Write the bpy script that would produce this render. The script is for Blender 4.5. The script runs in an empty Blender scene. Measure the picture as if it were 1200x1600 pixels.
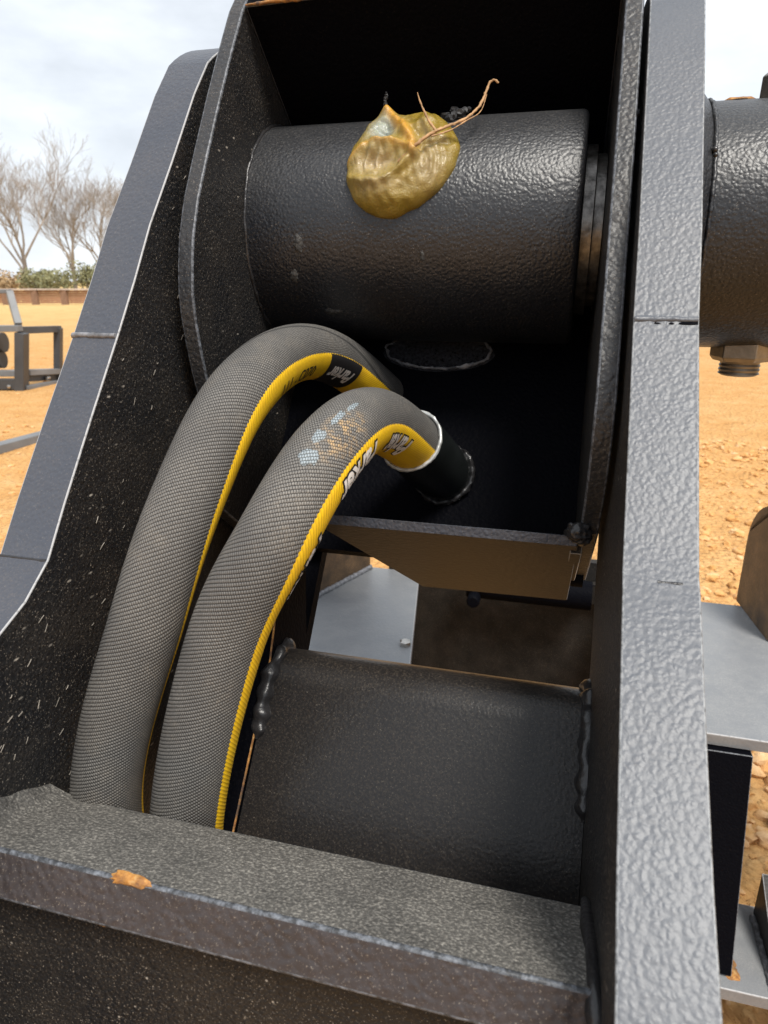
import bpy, bmesh, math, random
from mathutils import Vector, Matrix, noise
from math import radians as RAD, sin, cos, pi, sqrt, atan2, floor

random.seed(11)
SC = bpy.context.scene
C = SC.collection

# ------------------------------------------------------------------ camera, sky, sun, exposure
EYE = 0.80                      # height of the camera over the ground, metres
PSI, PITCH = RAD(14.8), math.atan(360 / 1066)
cam_d = bpy.data.cameras.new('camera')
cam = bpy.data.objects.new('camera', cam_d)
C.objects.link(cam)
cam_d.sensor_fit = 'VERTICAL'
cam_d.sensor_height = 36.0
cam_d.sensor_width = 27.0
cam_d.lens = 1066 / 1600 * 36
cam_d.clip_start = 0.01
cam_d.clip_end = 2000
cam.location = (0, 0, EYE)
cam.rotation_euler = (pi / 2 - PITCH, 0, PSI)
cam_d.dof.use_dof = True
cam_d.dof.focus_distance = 0.37
cam_d.dof.aperture_fstop = 22
SC.camera = cam

SUN = Vector((0.36, -0.40, 0.84)).normalized()
world = bpy.data.worlds.new('World')
SC.world = world
world.use_nodes = True
wn, wl = world.node_tree.nodes, world.node_tree.links
wn.clear()
wo = wn.new('ShaderNodeOutputWorld')
sky = wn.new('ShaderNodeTexSky')
sky.sky_type = 'NISHITA'
sky.sun_disc = False
sky.sun_elevation = math.asin(SUN.z)
sky.sun_rotation = math.atan2(SUN.x, SUN.y)
bg1 = wn.new('ShaderNodeBackground')
bg1.inputs['Strength'].default_value = 0.10
wl.new(sky.outputs[0], bg1.inputs['Color'])
tc = wn.new('ShaderNodeTexCoord')
mp = wn.new('ShaderNodeMapping')
mp.inputs['Scale'].default_value = (1.0, 1.0, 2.6)
wl.new(tc.outputs['Generated'], mp.inputs['Vector'])
cn = wn.new('ShaderNodeTexNoise')
cn.inputs['Scale'].default_value = 2.3
cn.inputs['Detail'].default_value = 7
cn.inputs['Roughness'].default_value = 0.55
wl.new(mp.outputs[0], cn.inputs['Vector'])
cr = wn.new('ShaderNodeValToRGB')
cr.color_ramp.elements[0].position = 0.40
cr.color_ramp.elements[0].color = (0.55, 0.585, 0.63, 1)
cr.color_ramp.elements[1].position = 0.62
cr.color_ramp.elements[1].color = (0.79, 0.83, 0.875, 1)
wl.new(cn.outputs['Fac'], cr.inputs['Fac'])
bg2 = wn.new('ShaderNodeBackground')
bg2.inputs['Strength'].default_value = 0.97
wl.new(cr.outputs[0], bg2.inputs['Color'])
mx = wn.new('ShaderNodeMixShader')
mx.inputs[0].default_value = 0.92
wl.new(bg1.outputs[0], mx.inputs[1])
wl.new(bg2.outputs[0], mx.inputs[2])
wl.new(mx.outputs[0], wo.inputs['Surface'])

sun_d = bpy.data.lights.new('sun', 'SUN')
sun_d.energy = 3.0
sun_d.angle = RAD(18)
sun_d.color = (1.0, 0.955, 0.88)
sun_o = bpy.data.objects.new('sun', sun_d)
C.objects.link(sun_o)
sun_o.rotation_euler = SUN.to_track_quat('Z', 'Y').to_euler()
sun_o.location = (1, -2, 5)

SC.view_settings.view_transform = 'Standard'
SC.view_settings.look = 'None'
SC.view_settings.exposure = 0.62
SC.view_settings.gamma = 1
SC.view_settings.use_curve_mapping = False
SC.render.engine = 'CYCLES'
SC.cycles.max_bounces = 8
SC.cycles.use_denoising = True

# ------------------------------------------------------------------ helpers
def W(x, y, z):                 # millimetres from the camera (x along the machine, y away, z up) -> metres
    return Vector((x / 1000, y / 1000, z / 1000 + EYE))

def tag(o, label=None, cat=None, group=None, kind=None):
    if label: o['label'] = label
    if cat: o['category'] = cat
    if group: o['group'] = group
    if kind: o['kind'] = kind
    return o

def empty(name, loc, label=None, cat=None, group=None):
    o = bpy.data.objects.new(name, None)
    o.empty_display_size = 0.05
    C.objects.link(o)
    o.location = loc
    bpy.context.view_layer.update()
    return tag(o, label, cat, group)

def world_loc(o):
    v = Vector(o.location)
    while o.parent:
        o = o.parent
        v = v + Vector(o.location)
    return v

def link(name, me, mats, parent=None):
    o = bpy.data.objects.new(name, me)
    C.objects.link(o)
    for m in (mats if isinstance(mats, (list, tuple)) else [mats]):
        me.materials.append(m)
    if parent:
        o.parent = parent
        off = world_loc(parent)
        me.transform(Matrix.Translation(-off))
    return o

def shade(me, ang=40):
    for p in me.polygons: p.use_smooth = True
    me.set_sharp_from_angle(angle=RAD(ang))

def from_bm(name, bm, mats, parent=None, ang=40, bev=0, seg=2, bevmat=None):
    bmesh.ops.recalc_face_normals(bm, faces=bm.faces)
    me = bpy.data.meshes.new(name)
    bm.to_mesh(me)
    bm.free()
    shade(me, ang)
    o = link(name, me, mats, parent)
    if bev:
        b = o.modifiers.new('bevel', 'BEVEL')
        b.width = bev / 1000
        b.segments = seg
        b.limit_method = 'ANGLE'
        b.angle_limit = RAD(35)
        b.harden_normals = True
        if bevmat is not None: b.material = bevmat
    return o

def prism(prof, x0, x1, bm=None):            # profile of (Y,Z) in mm, extruded along the machine axis
    bm = bm or bmesh.new()
    a = [bm.verts.new(W(x0, y, z)) for y, z in prof]
    b = [bm.verts.new(W(x1, y, z)) for y, z in prof]
    n = len(prof)
    bm.faces.new(a); bm.faces.new(b)
    for i in range(n): bm.faces.new((a[i], a[(i + 1) % n], b[(i + 1) % n], b[i]))
    return bm

def hexa(p8, bm=None):                       # 8 corners (world): bottom four, top four
    bm = bm or bmesh.new()
    v = [bm.verts.new(p) for p in p8]
    for f in ((0, 1, 2, 3), (4, 5, 6, 7), (0, 1, 5, 4), (1, 2, 6, 5), (2, 3, 7, 6), (3, 0, 4, 7)):
        bm.faces.new([v[i] for i in f])
    return bm

def box(lo, hi, bm=None):                    # world metres
    (a, b, c), (d, e, f) = lo, hi
    return hexa([Vector(q) for q in ((a, b, c), (d, b, c), (d, e, c), (a, e, c), (a, b, f), (d, b, f), (d, e, f), (a, e, f))], bm)

def bar(p, q, w, h, bm=None, up=Vector((0, 0, 1))):   # rectangular bar between two world points
    t = (q - p).normalized()
    s = t.cross(up)
    s = s.normalized() if s.length > 1e-4 else Vector((1, 0, 0))
    u = s.cross(t)
    s *= w / 2; u *= h / 2
    return hexa([p - s - u, p + s - u, p + s + u, p - s + u, q - s - u, q + s - u, q + s + u, q - s + u], bm)

def catmull(pts, per=12):
    P = [pts[0] * 2 - pts[1]] + list(pts) + [pts[-1] * 2 - pts[-2]]
    out = []
    for i in range(1, len(P) - 2):
        for k in range(per):
            t = k / per
            a, b, c, d = P[i - 1], P[i], P[i + 1], P[i + 2]
            out.append(0.5 * ((2 * b) + (c - a) * t + (2 * a - 5 * b + 4 * c - d) * t * t + (3 * b - a - 3 * c + d) * t ** 3))
    out.append(pts[-1].copy())
    return out

def tube(path, rad, n=8, bm=None, lump=0.0, sc=300.0, cap=True):
    bm = bm or bmesh.new()
    rings = []
    T0 = (path[1] - path[0]).normalized()
    N = T0.orthogonal().normalized()
    for i, p in enumerate(path):
        T = (path[min(i + 1, len(path) - 1)] - path[max(i - 1, 0)]).normalized()
        N = (N - T * N.dot(T)).normalized()
        B = T.cross(N)
        r = rad(i / (len(path) - 1)) if callable(rad) else rad
        ring = []
        for k in range(n):
            a = 2 * pi * k / n
            d = N * cos(a) + B * sin(a)
            rr = r
            if lump: rr = r * (1 + lump * noise.noise((p + d * r) * sc))
            ring.append(bm.verts.new(p + d * rr))
        rings.append(ring)
    for a, b in zip(rings, rings[1:]):
        for k in range(n): bm.faces.new((a[k], a[(k + 1) % n], b[(k + 1) % n], b[k]))
    if cap:
        bm.faces.new(rings[0][::-1]); bm.faces.new(rings[-1])
    return bm

def lathe(c, axis, prof, n=48, bm=None):     # profile of (distance along axis, radius), mm
    bm = bm or bmesh.new()
    axis = Vector(axis).normalized()
    u = axis.orthogonal().normalized(); v = axis.cross(u)
    rings = []
    for d, r in prof:
        if r < 1e-6: rings.append([bm.verts.new(c + axis * d / 1000)]); continue
        rings.append([bm.verts.new(c + axis * d / 1000 + (u * cos(2 * pi * k / n) + v * sin(2 * pi * k / n)) * r / 1000) for k in range(n)])
    for a, b in zip(rings, rings[1:]):
        if len(a) == 1 and len(b) == 1: continue
        for k in range(n):
            if len(a) == 1: bm.faces.new((a[0], b[(k + 1) % n], b[k]))
            elif len(b) == 1: bm.faces.new((a[k], a[(k + 1) % n], b[0]))
            else: bm.faces.new((a[k], a[(k + 1) % n], b[(k + 1) % n], b[k]))
    return bm

# ------------------------------------------------------------------ materials
class NT:
    def __init__(s, name):
        s.m = bpy.data.materials.new(name)
        s.m.use_nodes = True
        s.n, s.l = s.m.node_tree.nodes, s.m.node_tree.links
        s.b = s.n['Principled BSDF']
    def node(s, t, **k):
        o = s.n.new(t)
        for a, v in k.items(): setattr(o, a, v)
        return o
    def put(s, sock, v):
        if isinstance(v, bpy.types.NodeSocket): s.l.new(v, sock)
        else: sock.default_value = v
    def coord(s, which='Object'):
        return s.node('ShaderNodeTexCoord').outputs[which]
    def noise(s, vec, scale, detail=3, rough=.5, dist=0):
        o = s.node('ShaderNodeTexNoise')
        s.put(o.inputs['Vector'], vec)
        for k, v in (('Scale', scale), ('Detail', detail), ('Roughness', rough), ('Distortion', dist)): o.inputs[k].default_value = v
        return o.outputs['Fac']
    def vor(s, vec, scale, feature='F1', out='Distance', rnd=1.0):
        o = s.node('ShaderNodeTexVoronoi', feature=feature)
        s.put(o.inputs['Vector'], vec)
        o.inputs['Scale'].default_value = scale
        o.inputs['Randomness'].default_value = rnd
        return o.outputs[out]
    def math(s, op, a, b=0.0, c=0.0):
        o = s.node('ShaderNodeMath', operation=op)
        s.put(o.inputs[0], a); s.put(o.inputs[1], b); s.put(o.inputs[2], c)
        return o.outputs[0]
    def ramp(s, f, stops):
        o = s.node('ShaderNodeValToRGB')
        e = o.color_ramp.elements
        while len(e) < len(stops): e.new(0.5)
        for el, (p, c) in zip(e, stops):
            el.position = p
            el.color = c if isinstance(c, (tuple, list)) and len(c) == 4 else ((*c, 1) if isinstance(c, (tuple, list)) else (c, c, c, 1))
        s.put(o.inputs['Fac'], f)
        return o.outputs['Color']
    def step(s, f, lo, hi):
        o = s.node('ShaderNodeMapRange')
        s.put(o.inputs['Value'], f)
        o.inputs['From Min'].default_value = lo; o.inputs['From Max'].default_value = hi
        return o.outputs['Result']
    def mix(s, f, a, b):
        o = s.node('ShaderNodeMix', data_type='RGBA')
        s.put(o.inputs['Factor'], f)
        for i, v in ((6, a), (7, b)):
            s.put(o.inputs[i], v if isinstance(v, bpy.types.NodeSocket) else ((*v, 1) if len(v) == 3 else v))
        return o.outputs[2]
    def map(s, vec, scale=(1, 1, 1), rot=(0, 0, 0)):
        o = s.node('ShaderNodeMapping')
        s.put(o.inputs['Vector'], vec)
        o.inputs['Scale'].default_value = scale; o.inputs['Rotation'].default_value = rot
        return o.outputs[0]
    def bump(s, h, dist, strength=1.0, prev=None):
        o = s.node('ShaderNodeBump')
        s.put(o.inputs['Height'], h)
        o.inputs['Distance'].default_value = dist
        o.inputs['Strength'].default_value = strength
        if prev is not None: s.l.new(prev, o.inputs['Normal'])
        return o.outputs['Normal']
    def fin(s, color=None, rough=None, normal=None, spec=None, metal=None):
        if color is not None: s.put(s.b.inputs['Base Color'], color if isinstance(color, bpy.types.NodeSocket) else (*color, 1))
        if rough is not None: s.put(s.b.inputs['Roughness'], rough)
        if normal is not None: s.l.new(normal, s.b.inputs['Normal'])
        if spec is not None: s.put(s.b.inputs['Specular IOR Level'], spec)
        if metal is not None: s.put(s.b.inputs['Metallic'], metal)
        return s.m

DUST = (0.30, 0.235, 0.165)
def paint(name, base=(0.009, 0.0095, 0.011), dust=0.3, up=0.5, peel=1.0, rough=0.42, peel_scale=330, speck=0.5, spec=0.5, fleck=0.0, dcol=DUST):
    t = NT(name)
    co = t.coord()
    up_f = t.step(t.node('ShaderNodeSeparateXYZ').outputs['Z'], 0.1, 1.0)
    geo = t.node('ShaderNodeNewGeometry')
    sep = [n for n in t.n if n.bl_idname == 'ShaderNodeSeparateXYZ'][0]
    t.l.new(geo.outputs['Normal'], sep.inputs[0])
    n1 = t.noise(co, 38, 5, .6)
    n2 = t.noise(co, 900, 3, .65)
    patch = t.step(n1, .35, .75)
    grain = t.step(n2, .48, .72)
    d = t.math('MULTIPLY', t.math('ADD', t.math('MULTIPLY', patch, dust), t.math('MULTIPLY', up_f, up)), t.math('MULTIPLY_ADD', grain, .8, .25))
    col = t.mix(d, base, dcol)
    sp = t.step(t.noise(co, 1150, 3, .75), .60, .70)
    col = t.mix(t.math('MULTIPLY', sp, speck), col, (0.42, 0.36, 0.29))
    if fleck:  # glints off the textured paint put into the colour as pale flecks
        a = t.vor(t.map(co, (1, .38, 1), (.9, .3, .2)), 190, 'F1')
        gate = t.step(t.noise(co, 55, 2), .50, .62)
        fl = t.math('MULTIPLY', t.math('SUBTRACT', 1.0, t.step(a, .06, .13)), gate)
        col = t.mix(t.math('MULTIPLY', fl, fleck), col, (.6, .54, .46))
    wv = t.node('ShaderNodeVectorMath', operation='ADD')
    wob = t.node('ShaderNodeVectorMath', operation='SCALE'); wn_ = t.node('ShaderNodeTexNoise')
    wn_.inputs['Scale'].default_value = peel_scale * .5; t.l.new(co, wn_.inputs['Vector'])
    t.l.new(wn_.outputs['Color'], wob.inputs[0]); wob.inputs['Scale'].default_value = 1.1 / peel_scale
    t.l.new(co, wv.inputs[0]); t.l.new(wob.outputs[0], wv.inputs[1])
    vo = t.node('ShaderNodeTexVoronoi', feature='SMOOTH_F1')
    t.l.new(wv.outputs[0], vo.inputs['Vector']); vo.inputs['Scale'].default_value = peel_scale; vo.inputs['Smoothness'].default_value = .6
    pe2 = t.noise(co, peel_scale * .45, 2, .5)
    nb = t.bump(vo.outputs['Distance'], -.0011 * peel, .8)
    nb = t.bump(pe2, .0010 * peel, .45, nb)
    nb = t.bump(n2, .00012, .6, nb)
    r = t.math('MULTIPLY_ADD', d, .5, rough)
    return t.fin(col, t.math('MINIMUM', r, .95), nb, spec)

M = {}
M['plate'] = paint('black_textured_paint', dust=.12, up=.03, peel=.42, rough=.40, peel_scale=480, speck=.22, base=(.046, .052, .068))  # blue sky reflected by the left rim put into the base colour
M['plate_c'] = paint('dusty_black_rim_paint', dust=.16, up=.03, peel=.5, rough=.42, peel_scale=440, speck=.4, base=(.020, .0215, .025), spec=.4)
M['plate_r'] = paint('sky_sheen_textured_paint', dust=.12, up=.05, peel=.27, rough=.42, peel_scale=540, speck=.12, base=(.082, .090, .106), dcol=(.34, .32, .30))  # brighter sky sheen of the right rim put into the base colour
M['plate_in'] = paint('black_speckled_paint', dust=.11, up=.0, peel=.5, rough=.5, peel_scale=520, speck=.65, fleck=.5, spec=.28)
M['boss'] = paint('black_pebbled_paint', base=(.008, .0092, .0125), dust=.06, up=.20, dcol=(.27, .26, .245), peel=.33, rough=.37, peel_scale=540, speck=.28)
M['smooth'] = paint('black_smooth_paint', dust=.015, up=.14, peel=.10, rough=.30, peel_scale=520, speck=.18, base=(.006, .0065, .0085), spec=.34)
M['dusty'] = paint('dusty_black_paint', dust=.40, up=.80, peel=.6, rough=.65, peel_scale=480, speck=.22, dcol=(.33, .31, .275))
M['band'] = paint('brown_black_paint', dust=.16, up=.0, peel=.7, rough=.5, peel_scale=300, speck=.45, base=(.030, .025, .026), dcol=(.26, .20, .19))
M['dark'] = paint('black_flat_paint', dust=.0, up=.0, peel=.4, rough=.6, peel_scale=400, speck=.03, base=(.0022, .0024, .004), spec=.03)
M['ground_refl'] = paint('ground_reflection_paint', dust=.75, up=.0, peel=.2, rough=.55, peel_scale=300, speck=.2, base=(.06, .04, .025), spec=.3, dcol=(.42, .25, .12))  # orange ground reflection on the gussets put into the colour
M['murky'] = paint('dusty_matt_black_paint', dust=.22, up=.1, peel=.2, rough=.6, peel_scale=300, speck=.25, base=(.010, .0095, .009), spec=.15, dcol=(.20, .165, .135))
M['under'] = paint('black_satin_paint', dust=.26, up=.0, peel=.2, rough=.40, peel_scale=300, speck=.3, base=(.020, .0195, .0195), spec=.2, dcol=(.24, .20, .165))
M['greyp'] = paint('grey_sheen_paint', dust=.55, up=.2, peel=.2, rough=.33, peel_scale=260, speck=.2, base=(.17, .178, .19), dcol=(.36, .35, .33))

def edge_glint(name, lo, hi, mid):  # highlight along plate edges put into a pale, noise-broken strip colour
    t = NT(name)
    co = t.coord()
    n = t.noise(co, 420, 4, .7)
    return t.fin(t.mix(t.step(n, lo, hi), (.03, .032, .036), mid), .46, t.bump(t.noise(co, 700, 2), .0003, .5))
M['edge'] = edge_glint('painted_edge_highlight', .22, .46, (.34, .34, .345))
M['edge_r'] = edge_glint('right_edge_highlight', .25, .60, (.26, .27, .28))
M['edge_soft'] = edge_glint('soft_edge_highlight', .40, .75, (.20, .215, .245))

def rusty(name, amount=.5):
    t = NT(name)
    co = t.coord()
    n = t.step(t.noise(co, 90, 5, .65), .5 - amount * .3, .62)
    rust = t.ramp(t.noise(co, 300, 4, .7), [(.3, (.17, .06, .018)), (.55, (.42, .19, .04)), (.75, (.52, .36, .16))])
    return t.fin(t.mix(n, (.03, .028, .028), rust), .7, t.bump(t.noise(co, 500, 3), .0006, .7))
M['rust'] = rusty('orange_rust_chip', .9)
M['rust_edge'] = rusty('rust_stained_edge', .45)

def simple(name, col, rough=.5, metal=0, bump=0, bscale=400, var=.25, vscale=60, spec=.5):
    t = NT(name)
    co = t.coord()
    n = t.noise(co, vscale, 4, .6)
    c = t.mix(t.step(n, .3, .7), tuple(x * (1 - var) for x in col), tuple(min(1, x * (1 + var)) for x in col))
    nb = t.bump(t.noise(co, bscale, 3), bump, .7) if bump else None
    return t.fin(c, rough, nb, spec, metal)
M['weld'] = simple('black_weld_bead', (.022, .021, .022), .32, 0, .0006, 350)
M['weld_pale'] = simple('pale_weld_bead', (.16, .16, .17), .3, 0, .0006, 300, .6, 200)  # paler copy of the weld bead colour
M['weld_plug'] = simple('glossy_plug_weld', (.028, .029, .034), .22, 0, .0010, 260, .7, 500)
M['steel'] = simple('bare_steel', (.42, .40, .37), .28, .9, .0002, 300, .3, 90)
M['washer'] = simple('smeared_washer_steel', (.17, .16, .15), .34, .8, .0003, 260, .7, 160)
M['nut'] = simple('dull_nut_steel', (.26, .23, .19), .42, .7, .0002, 300, .3, 90)
M['pipe'] = simple('black_gloss_pipe', (.012, .014, .014), .16, 0, .00015, 120)
M['pipe_rim'] = simple('cut_pipe_rim', (.48, .49, .48), .32, .4, .0003, 500, .3, 300)
M['white_ink'] = simple('white_ink', (.80, .74, .68), .6, 0, .0001, 900, .12, 300)
M['black_ink'] = simple('black_ink', (.012, .011, .012), .6, 0, .0001, 900, .2, 300)
M['bare_bark'] = simple('grey_bark', (.17, .14, .115), .9, 0, 0, 10, .25, 2)
M['twigs'] = simple('pale_twigs', (.30, .26, .225), .9, 0, 0, 10, .25, 2)
M['straw'] = simple('dry_fibre', (.37, .215, .10), .7, 0, .0002, 900, .4, 200)
M['blackbit'] = simple('black_grit', (.02, .02, .022), .6, 0, .0005, 900)

def weave(name, spot=None, lo=(.115, .110, .104), hi=(.30, .28, .25), gap=(.013, .012, .012)):
    t = NT(name)
    uv = t.node('ShaderNodeUVMap').outputs[0]
    s = t.node('ShaderNodeSeparateXYZ'); t.l.new(uv, s.inputs[0])
    u, v = s.outputs['X'], s.outputs['Y']          # metres along and around the hose
    wob = t.math('MULTIPLY', t.math('SUBTRACT', t.noise(uv, 60, 2), .5), .5)
    def lin(p, q): return t.math('ADD', t.math('MULTIPLY', u, p), t.math('MULTIPLY', v, q))
    a = t.math('ADD', lin(.87 / .00150, -.50 / .00150), wob)
    ra = t.math('FLOOR', a)
    b = t.math('ADD', lin(.50 / .00108, .87 / .00108), t.math('MULTIPLY', ra, .37))
    ha = t.math('ABSOLUTE', t.math('SINE', t.math('MULTIPLY', a, pi)))
    hb = t.math('ABSOLUTE', t.math('SINE', t.math('MULTIPLY', b, pi)))
    h = t.math('MULTIPLY', t.math('POWER', ha, .7), t.math('POWER', hb, .55))
    co = t.coord()
    big = t.step(t.noise(co, 26, 4, .6), .3, .75)
    fine = t.step(t.noise(co, 1500, 2, .6), .35, .75)
    thr = t.mix(t.math('MULTIPLY', big, fine), lo, hi)
    col = t.mix(t.step(h, .12, .6), gap, thr)
    dus = t.math('MULTIPLY', t.step(t.noise(co, 55, 5, .65), .50, .75), t.step(t.noise(co, 900, 3, .7), .40, .70))
    col = t.mix(t.math('MULTIPLY', dus, .5), col, (.30, .255, .20))
    # the darker lay line that winds round the sleeve
    sl = t.math('ABSOLUTE', t.math('SUBTRACT', t.math('FRACT', t.math('ADD', t.math('DIVIDE', v, .1005), t.math('MULTIPLY', u, -2.2))), .5))
    line = t.math('SUBTRACT', 1.0, t.step(sl, .005, .014))
    col = t.mix(t.math('MULTIPLY', line, .8), col, (.02, .02, .02))
    if spot:                                      # clay smear rubbed into the weave
        su, sv, ru, rv = spot
        d = t.math('ADD', t.math('POWER', t.math('DIVIDE', t.math('SUBTRACT', u, su), ru), 2.0), t.math('POWER', t.math('DIVIDE', t.math('SUBTRACT', v, sv), rv), 2.0))
        g = t.math('MULTIPLY', t.math('SUBTRACT', 1.0, t.step(d, .1, 1.0)), t.step(t.noise(co, 240, 4, .7), .45, .62))
        col = t.mix(t.math('MULTIPLY', g, t.step(h, .15, .6)), col, (.50, .33, .16))
    nb = t.bump(h, .00045, .9)
    return t.fin(col, .62, nb, .35)

def stripe_mat(name, col, col2):
    t = NT(name)
    uv = t.node('ShaderNodeUVMap').outputs[0]
    s = t.node('ShaderNodeSeparateXYZ'); t.l.new(uv, s.inputs[0])
    u, v = s.outputs['X'], s.outputs['Y']
    a = t.math('ADD', t.math('DIVIDE', u, .0021), t.math('DIVIDE', v, .0024))
    h = t.math('ABSOLUTE', t.math('SINE', t.math('MULTIPLY', a, pi)))
    n = t.step(t.noise(t.coord(), 160, 4, .65), .35, .7)
    c = t.mix(t.step(h, .05, .5), tuple(x * .6 for x in col), t.mix(n, col, col2))
    return t.fin(c, .6, t.bump(h, .00022, .7), .3)
M['yellow'] = stripe_mat('yellow_woven_stripe', (.80, .49, .012), (.70, .40, .02))
M['weaveA'] = weave('grey_woven_sleeve', (.429, .0770, .017, .011))
M['spot'] = weave('pale_painted_weave', None, (.22, .255, .275), (.46, .53, .57), (.05, .055, .055))
M['weaveB'] = weave('grey_woven_sleeve_plain')

def grease_mat():
    t = NT('olive_grease')
    co = t.coord()
    at = t.node('ShaderNodeAttribute', attribute_name='tone')
    n = t.noise(co, 120, 4, .6)
    c = t.mix(t.step(n, .3, .7), (.195, .134, .013), (.30, .205, .035))
    sep = t.node('ShaderNodeSeparateXYZ'); t.l.new(at.outputs['Vector'], sep.inputs[0])
    c = t.mix(sep.outputs['X'], c, (.28, .30, .25))       # thinner blue-grey smear
    c = t.mix(sep.outputs['Y'], c, (.52, .27, .035))      # amber ridges
    c = t.mix(sep.outputs['Z'], c, (.42, .34, .23))       # pale dusty skin
    dirt = t.step(t.noise(co, 420, 3, .7), .64, .74)
    c = t.mix(t.math('MULTIPLY', dirt, .5), c, (.10, .07, .03))
    t.b.inputs['Subsurface Weight'].default_value = .3
    t.b.inputs['Subsurface Radius'].default_value = (.004, .0025, .0006)
    t.b.inputs['Coat Weight'].default_value = .15
    t.b.inputs['Coat Roughness'].default_value = .12
    nb = t.bump(t.noise(co, 230, 5, .65, 1.2), .0013, .5)
    nb = t.bump(t.noise(co, 1100, 3, .6), .0005, .6, nb)
    return t.fin(c, .30, nb, .45)
M['grease'] = grease_mat()

def ground_mat():
    t = NT('orange_clay_ground')
    co = t.coord()
    big = t.noise(co, .55, 5, .6)
    mid = t.noise(co, 6, 6, .65)
    fine = t.noise(co, 60, 5, .7)
    c = t.ramp(mid, [(.25, (.50, .26, .085)), (.5, (.64, .37, .145)), (.75, (.72, .48, .23))])
    c = t.mix(t.step(fine, .3, .75), t.mix(.5, c, (.44, .215, .07)), c)
    c = t.mix(t.math('MULTIPLY', t.step(big, .45, .68), .5), c, (.62, .42, .20))
    sep = t.node('ShaderNodeSeparateXYZ'); t.l.new(co, sep.inputs[0])
    far = t.step(t.math('ADD', t.math('MULTIPLY', sep.outputs['Y'], .75), t.math('MULTIPLY', sep.outputs['X'], -.66)), 8, 26)
    gr = t.ramp(t.noise(co, 2.2, 6, .7), [(.3, (.46, .34, .14)), (.55, (.68, .50, .22)), (.75, (.62, .49, .24))])
    c = t.mix(t.math('MULTIPLY', far, .85), c, gr)
    peb = t.vor(co, 55, 'F1')
    c = t.mix(t.math('MULTIPLY', t.step(peb, .35, .75), .35), c, (.30, .13, .045))
    nb = t.bump(mid, .035, .8)
    nb = t.bump(t.math('SUBTRACT', 1.0, peb), .012, .9, nb)
    nb = t.bump(fine, .006, .8, nb)
    return t.fin(c, .95, nb, .15)
M['ground'] = ground_mat()

def clod_mat():
    t = NT('orange_clay_clods')
    co = t.coord()
    oi = t.noise(co, 22, 2)
    f = t.noise(co, 240, 5, .7)
    c = t.ramp(oi, [(.3, (.50, .26, .085)), (.5, (.66, .38, .155)), (.7, (.72, .49, .28))])
    c = t.mix(t.step(f, .3, .7), t.mix(.4, c, (.42, .20, .065)), c)
    return t.fin(c, .95, t.bump(f, .002, .8), .15)
M['clod'] = clod_mat()

def fence_mat():
    t = NT('weathered_red_board')
    co = t.coord()
    n = t.noise(t.map(co, (1.2, 1.2, 12)), 3, 5, .6)
    c = t.ramp(n, [(.3, (.20, .085, .05)), (.55, (.36, .17, .10)), (.75, (.48, .27, .17))])
    return t.fin(c, .85)
M['board'] = fence_mat()
M['post'] = simple('weathered_fence_post', (.22, .13, .085), .9, 0, 0, 10, .3, 4)
M['fleck'] = simple('pale_glint_and_lint', (.24, .215, .185), .8, 0, 0, 10, .5, 300)
M['rail'] = simple('pale_fence_rail', (.46, .38, .33), .8, 0, 0, 10, .2, 3)
def leaf_mat(name, a, b):
    t = NT(name)
    oi = t.noise(t.coord(), 2.5, 3)
    return t.fin(t.mix(t.step(oi, .3, .7), a, b), .8, None, .2)
M['shrub'] = leaf_mat('olive_shrub_leaf', (.15, .15, .075), (.27, .26, .14))
M['brush'] = leaf_mat('dry_brush_leaf', (.30, .20, .11), (.42, .30, .17))

# ------------------------------------------------------------------ the ground
def height(x, y):
    d = sqrt(x * x + y * y)
    return (noise.noise(Vector((x * .35, y * .35, 1))) * .030 + noise.noise(Vector((x * 1.7, y * 1.7, 5))) * .014) * min(1, d / 2.0 + .3)

def make_ground():
    bm = bmesh.new()
    radii = [0] + [.06 * 1.085 ** k for k in range(1, 125)]
    radii = [r for r in radii if r < 900]
    n = 220
    rings = []
    for r in radii:
        if r == 0: rings.append([bm.verts.new((0, 0, 0))]); continue
        ring = []
        for k in range(n):
            a = 2 * pi * k / n
            x, y = r * cos(a), r * sin(a)
            z = height(x, y) * (1 if r < 40 else max(0, 1 - (r - 40) / 60))
            ring.append(bm.verts.new((x, y, z)))
        rings.append(ring)
    for a, b in zip(rings, rings[1:]):
        for k in range(n):
            if len(a) == 1: bm.faces.new((a[0], b[k], b[(k + 1) % n]))
            else: bm.faces.new((a[k], b[k], b[(k + 1) % n], a[(k + 1) % n]))
    o = from_bm('ground', bm, M['ground'], ang=180)
    return tag(o, 'dry orange clay ground with loose gravel and ruts', 'ground', kind='structure')
make_ground()

def ico(sub):
    bm = bmesh.new(); bmesh.ops.create_icosphere(bm, subdivisions=sub, radius=1)
    vs = [v.co.copy() for v in bm.verts]; fs = [[v.index for v in f.verts] for f in bm.faces]
    bm.free(); return vs, fs
ICO = {1: ico(1), 2: ico(2), 3: ico(3)}
def rock(VS, FS, c, r, rnd, sub=None, flat=None):
    vs, fs = ICO[sub or (1 if r < .006 else 2 if r < .014 else 3)]
    sx, sy, sz = rnd.uniform(.7, 1.3), rnd.uniform(.7, 1.3), flat or rnd.uniform(.5, .9)
    o = Vector((rnd.random() * 50, rnd.random() * 50, 0)); a = rnd.random() * 6.28; ca, sa = cos(a), sin(a)
    b = len(VS)
    for d in vs:
        k = 1 + .55 * noise.noise(d * 1.4 + o) + .22 * noise.noise(d * 3.7 + o)
        x, y, z = d.x * sx * k * r, d.y * sy * k * r, d.z * sz * k * r
        VS.append((c.x + x * ca - y * sa, c.y + x * sa + y * ca, c.z + z))
    FS.extend([[i + b for i in f] for f in fs])

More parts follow.
